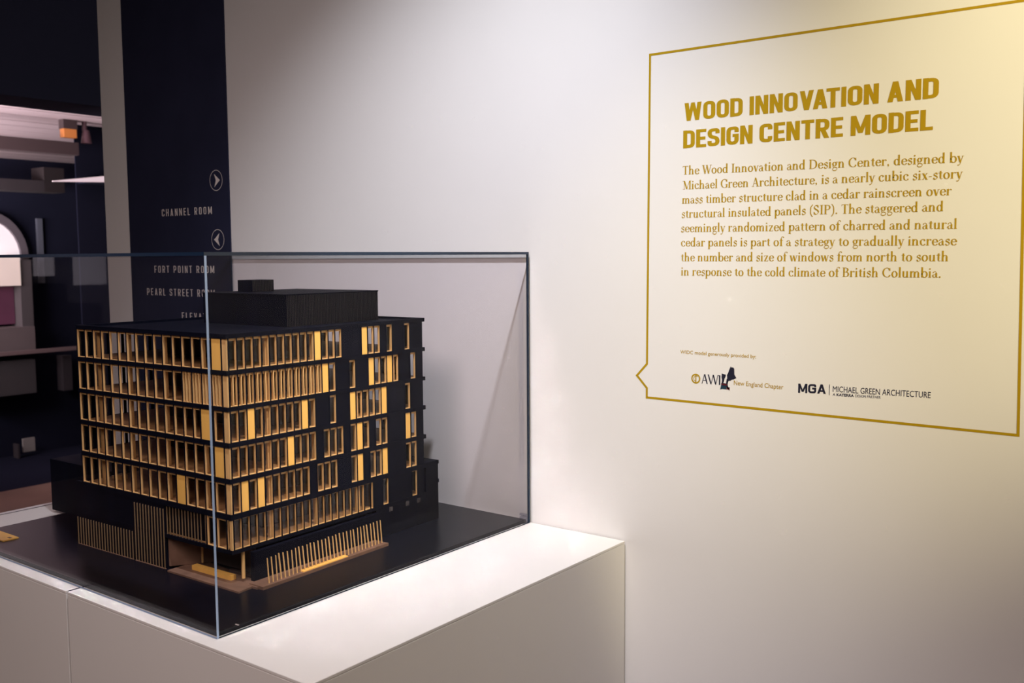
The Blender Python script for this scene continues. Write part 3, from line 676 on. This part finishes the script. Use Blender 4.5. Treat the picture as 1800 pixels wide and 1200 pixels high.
# black floor bands between the rows (they stand a millimetre proud)
bands = [(ROW[i+1][1], ROW[i][0]) for i in range(5)]+[(.4588, .4668)]
e = 0.0009
for a, b in bands:
    bm = bmesh.new(); a_, b_ = LZ(a), LZ(b)
    bx(bm, -WX-e, e, -e, TH, a_, b_); bx(bm, -WX-e, e, WY-TH, WY+e, a_, b_); bx(bm, -TH, e, TH, WY-TH, a_, b_); bx(bm, -WX-e, -WX+TH, TH, WY-TH, a_, b_)
    link('floor_band', meshof('floor_band', bm), M['black'], model)
# timber floor plates, one per storey
for z0, z1 in ROW:
    bm = bmesh.new(); bx(bm, -WX+TH+.0005, -TH-.0015, TH+.0015, WY-TH-.0005, LZ(z0)-0.0055, LZ(z0)+0.0004)
    link('floor_plate', meshof('floor_plate', bm), M['slab'], model)
# roof deck
boxo('roof_deck', (-WX+TH, -TH, TH, WY-TH, LZ(.4575), LZ(.4620)), M['black'], model)
# posts inside and the dark core
for z0, z1 in ROW:
    hgt = LZ(z1)-0.0002
    for y_ in (0.0985, 0.213, 0.328, 0.44): boxo('post', (-0.0135, -0.0080, y_-0.0048, y_+0.0048, LZ(z0)+0.0004, hgt), M['wood'], model)
    for x_ in (0.085, 0.20, 0.315, 0.42): boxo('post', (-x_-0.003, -x_+0.003, 0.013, 0.019, LZ(z0)+0.0004, hgt), M['wood'], model)
    boxo('core', (-0.36, -0.075, 0.13, 0.29, LZ(z0)+0.0004, hgt), M['core'], model)
boxo('stair_block', (-0.435, -0.415, 0.05, 0.065, LZ(.1430), LZ(.1530)), M['wood'], model)
boxo('stair_block', (-0.449, -0.435, 0.05, 0.065, LZ(.1430), LZ(.1485)), M['wood'], model)
# ground storey
RB = .0768
# recessed entrance corner: dark walls set back behind the overhang
boxo('soffit', (-WX, 0, 0, WY, LZ(RB)-0.0075, LZ(RB)-0.0056), M['black'], model)
boxo('fascia', (-WX, 0, -0.0004, 0.004, LZ(RB)-0.0070, LZ(RB)), M['black'], model)
boxo('fascia', (-0.004, 0.0004, 0.004, WY, LZ(RB)-0.0070, LZ(RB)), M['black'], model)
boxo('ground_wall', (-0.195, -0.03, 0.070, 0.078, 0.004, LZ(RB)-0.0076), M['core'], model)
boxo('ground_wall', (-0.04, -0.03, 0.078, 0.37, 0.004, LZ(RB)-0.0076), M['black'], model)
bm = bmesh.new(); hexa(bm, ((-0.198, 0.006, 0.0040), (-0.195, 0.006, 0.0040), (-0.150, 0.070, 0.0040), (-0.153, 0.070, 0.0040)), ((-0.198, 0.006, LZ(.0700)), (-0.195, 0.006, LZ(.0700)), (-0.150, 0.070, 0.030), (-0.153, 0.070, 0.030)))
link('entrance_reveal', meshof('entrance_reveal', bm), M['walnut'], model)
# black wall of the ground storey, left facade (stands to the right of it: the slats)
wallbox('L', 0.198, WX, .0082, .1426-.0016)
boxo('wall_panel', (-0.198, -sL(2)-.001, TH+.004, TH+.008, LZ(RB), LZ(.1426)-.0016), M['black'], model)
boxo('wall_panel', (-0.006, 0.0, 0.372, WY, 0.0, LZ(RB)-0.0076), M['black'], model)
boxo('wall_panel', (-WX, -WX+TH, TH, WY, 0.0, LZ(RB)-0.0076), M['black'], model)
boxo('wall_panel', (-WX+TH, -0.006, WY-TH, WY, 0.0, LZ(RB)-0.0076), M['black'], model)
# slim dark windows near the ground on the right facade
gwin = mat('dim_ground_window', (0.05, 0.045, 0.05), 0.25, spec=0.7)
for y_, zt in ((0.4175, .0640), (0.470, .0650), (0.5075, .0640)):
    boxo('ground_window', (0.0, 0.0006, y_-0.0055, y_+0.0055, LZ(zt)-0.0055, LZ(zt)+0.0045), gwin, model)
# slats
bm = bmesh.new(); bx(bm, -0.00042, 0.00042, -0.0020, 0.0, 0, 1); slat_me = meshof('slat', bm); slat_me.materials.append(mat('slat_basswood', (0.26, 0.165, 0.085), 0.5, var=0.2, scale=30))
def slat(x_, y_, z0, z1):
    o = put('slat', slat_me, x_, y_, z0); o.scale = (1, 1, z1-z0); return o
def lerp(a, b, t_): return a+(b-a)*t_
for i in range(21): slat(-lerp(0.497, 0.304, i/20), -0.0002, 0.0006, LZ(.0652))
boxo('slat_rail', (-0.499, -0.302, -0.0026, 0.0, 0.0, 0.0006), M['walnut'], model)
boxo('wall_panel', (-0.499, -WX, 0.0, TH, 0.0, LZ(.1410)), M['black'], model)
for i in range(11): slat(-lerp(0.2932, 0.2005, i/10), -0.0002, 0.0008, LZ(.1250))
boxo('slat_rail', (-0.295, -0.197, -0.0030, 0.0, 0.0, 0.0008), M['walnut'], model)
for i in range(12): slat(-lerp(0.193, 0.0905, i/11), 0.003, LZ(RB), LZ(.1325))
slat(-0.0765, 0.003, LZ(RB), LZ(.1325))
# timber deck, bench and round posts at the entrance corner
bm = bmesh.new(); hexa(bm, ((-0.180, -0.0105, 0.0002), (0.030, -0.0125, 0.0002), (0.024, 0.045, 0.0002), (-0.180, 0.070, 0.0002)), ((-0.180, -0.0105, 0.0035), (0.030, -0.0125, 0.0035), (0.024, 0.045, 0.0035), (-0.180, 0.070, 0.0035)))
link('deck', meshof('deck', bm), M['walnut'], model)
boxo('bench', (-0.1440, -0.0300, 0.018, 0.030, 0.0036, 0.0125), M['gold'], model)
boxo('bench', (-0.075, -0.015, 0.050, 0.058, 0.0036, 0.0085), M['core'], model)
for x_, y_, r_ in ((-0.0085, 0.030, 0.0034), (-0.1485, 0.046, 0.0022)):
    bm = bmesh.new(); cyl(bm, (0, 0, 0.0285), r_, 0.0500); o = link('column', meshof('column', bm), M['wood'], model); o.location = (x_, y_, 0.006)
# ledge with leaning slats on the right-hand side
boxo('ledge', (0.014, 0.0520, 0.024, 0.352, 0.0, 0.0060), M['walnut'], model)
boxo('ledge_step', (0.014, 0.0400, 0.020, 0.028, 0.0, 0.0040), M['walnut'], model)
boxo('bench', (0.038, 0.0500, 0.122, 0.238, 0.0060, 0.0078), M['gold'], model)
bm = bmesh.new(); hexa(bm, ((-0.0008, -0.0011, 0), (0.0008, -0.0011, 0), (0.0008, 0.0011, 0), (-0.0008, 0.0011, 0)), ((-0.0048, -0.0007, 1), (-0.0032, -0.0007, 1), (-0.0032, 0.0007, 1), (-0.0048, 0.0007, 1)))
lean_me = meshof('slat', bm); lean_me.materials.append(M['wood'])
for i in range(32):
    o = put('slat', lean_me, lerp(0.0440, 0.0400, i/31), lerp(0.0446, 0.345, i/31), 0.0060); o.scale = (1+random.uniform(-.3, .5), 1, random.uniform(0.0455, 0.0475))
boxo('slat_back_wall', (0.0, 0.010, 0.040, 0.372, 0.0, LZ(.0660)), M['black'], model)
# low annexes at the two ends
boxo('annex', (-0.006, 0.0, WY, 0.5755, 0.0, LZ(.1420)), M['black'], model)
boxo('annex', (-WX, -0.006, WY+.0006, 0.5755, 0.0, LZ(.1420)), M['black'], model)
for a in (0.1420, 0.0990): boxo('floor_band', (-WX, 0.0012, 0.5735, 0.5770, LZ(a)-0.008, LZ(a)), M['black'], model)
bm = bmesh.new(); bx(bm, -0.812, -0.499, 0.118, 0.50, 0.0, LZ(.1300)); link('annex', meshof('annex', bm), M['black'], model)
# penthouse with ribbed cladding and the small stair tower on it
P0 = (-0.357, -0.095, 0.224, 0.489)
boxo('penthouse', (*P0, LZ(.4620), LZ(.5250)), M['black'], model)
boxo('penthouse_cap', (P0[0]-.001, P0[1]+.001, P0[2]-.001, P0[3]+.001, LZ(.5250), LZ(.5275)), M['black'], model)
rib = mat('ribbed_dark_cladding', (0.014, 0.012, 0.014), 0.5, spec=0.3)
bm = bmesh.new(); y_ = P0[2]+.002
while y_ < P0[3]-.002:
    bx(bm, P0[1], P0[1]+.0010, y_, y_+.0016, LZ(.4622), LZ(.5248)); y_ += .0042
tag(link('cladding_ribs', meshof('cladding_ribs', bm), rib, model), kind='stuff')
T0 = (-0.317, -0.270, 0.285, 0.345)
boxo('stair_tower', (*T0, LZ(.5275), LZ(.5530)), M['black'], model)
bm = bmesh.new(); y_ = T0[2]+.002
while y_ < T0[3]-.002:
    bx(bm, T0[1], T0[1]+.0010, y_, y_+.0016, LZ(.5277), LZ(.5525)); y_ += .0042
tag(link('cladding_ribs', meshof('cladding_ribs', bm), rib, model), kind='stuff')

# ------------------------------------------------------------------ the glass case
case = empty('glass_case', (-0.525, -0.42, Z0), 'clear glass display case covering the building model', 'display case')
H = 0.6088; tk = 0.0042
cx0, cx1, cy0, cy1 = -0.530, 0.525, -0.4268, 0.412      # local extents
def pane(name, d, edges):
    """glass sheet; edge faces get the blue edge material"""
    bm = bmesh.new(); bx(bm, *d); bm.normal_update()
    sz = (d[1]-d[0], d[3]-d[2], d[5]-d[4]); ax = sz.index(min(sz))
    me = bpy.data.meshes.new(name)
    for f in bm.faces:
        n = f.normal; f.material_index = 0 if abs(n[ax]) > 0.5 else 1
    bm.to_mesh(me); bm.free(); me.materials.append(M['pane']); me.materials.append(M[edges])
    o = bpy.data.objects.new(name, me); C.objects.link(o); o.parent = case; return o
pane('front_pane', (cx0, cx1, cy0, cy0+tk, 0.0006, H-tk), 'edge_hi')
pane('side_pane', (cx1-tk, cx1, cy0+tk, cy1-tk, 0.0006, H-tk), 'edge')
pane('side_pane', (cx0, cx0+tk, cy0+tk, cy1-tk, 0.0006, H-tk), 'edge')
pane('back_pane', (cx0, cx1, cy1-tk, cy1, 0.0006, H-tk), 'edge')
pane('top_pane', (cx0, cx1, cy0, cy1, H-tk, H+0.0013), 'edge')
bm = bmesh.new(); bx(bm, cx1-0.016, cx1-tk-.0002, cy1-tk-0.014, cy1-tk-.0002, 0.0008, 0.0160); bx(bm, cx1-0.022, cx1-tk-.0002, cy1-tk-0.006, cy1-tk-.0002, 0.016, 0.021)
link('corner_bracket', meshof('corner_bracket', bm), M['clear'], case)
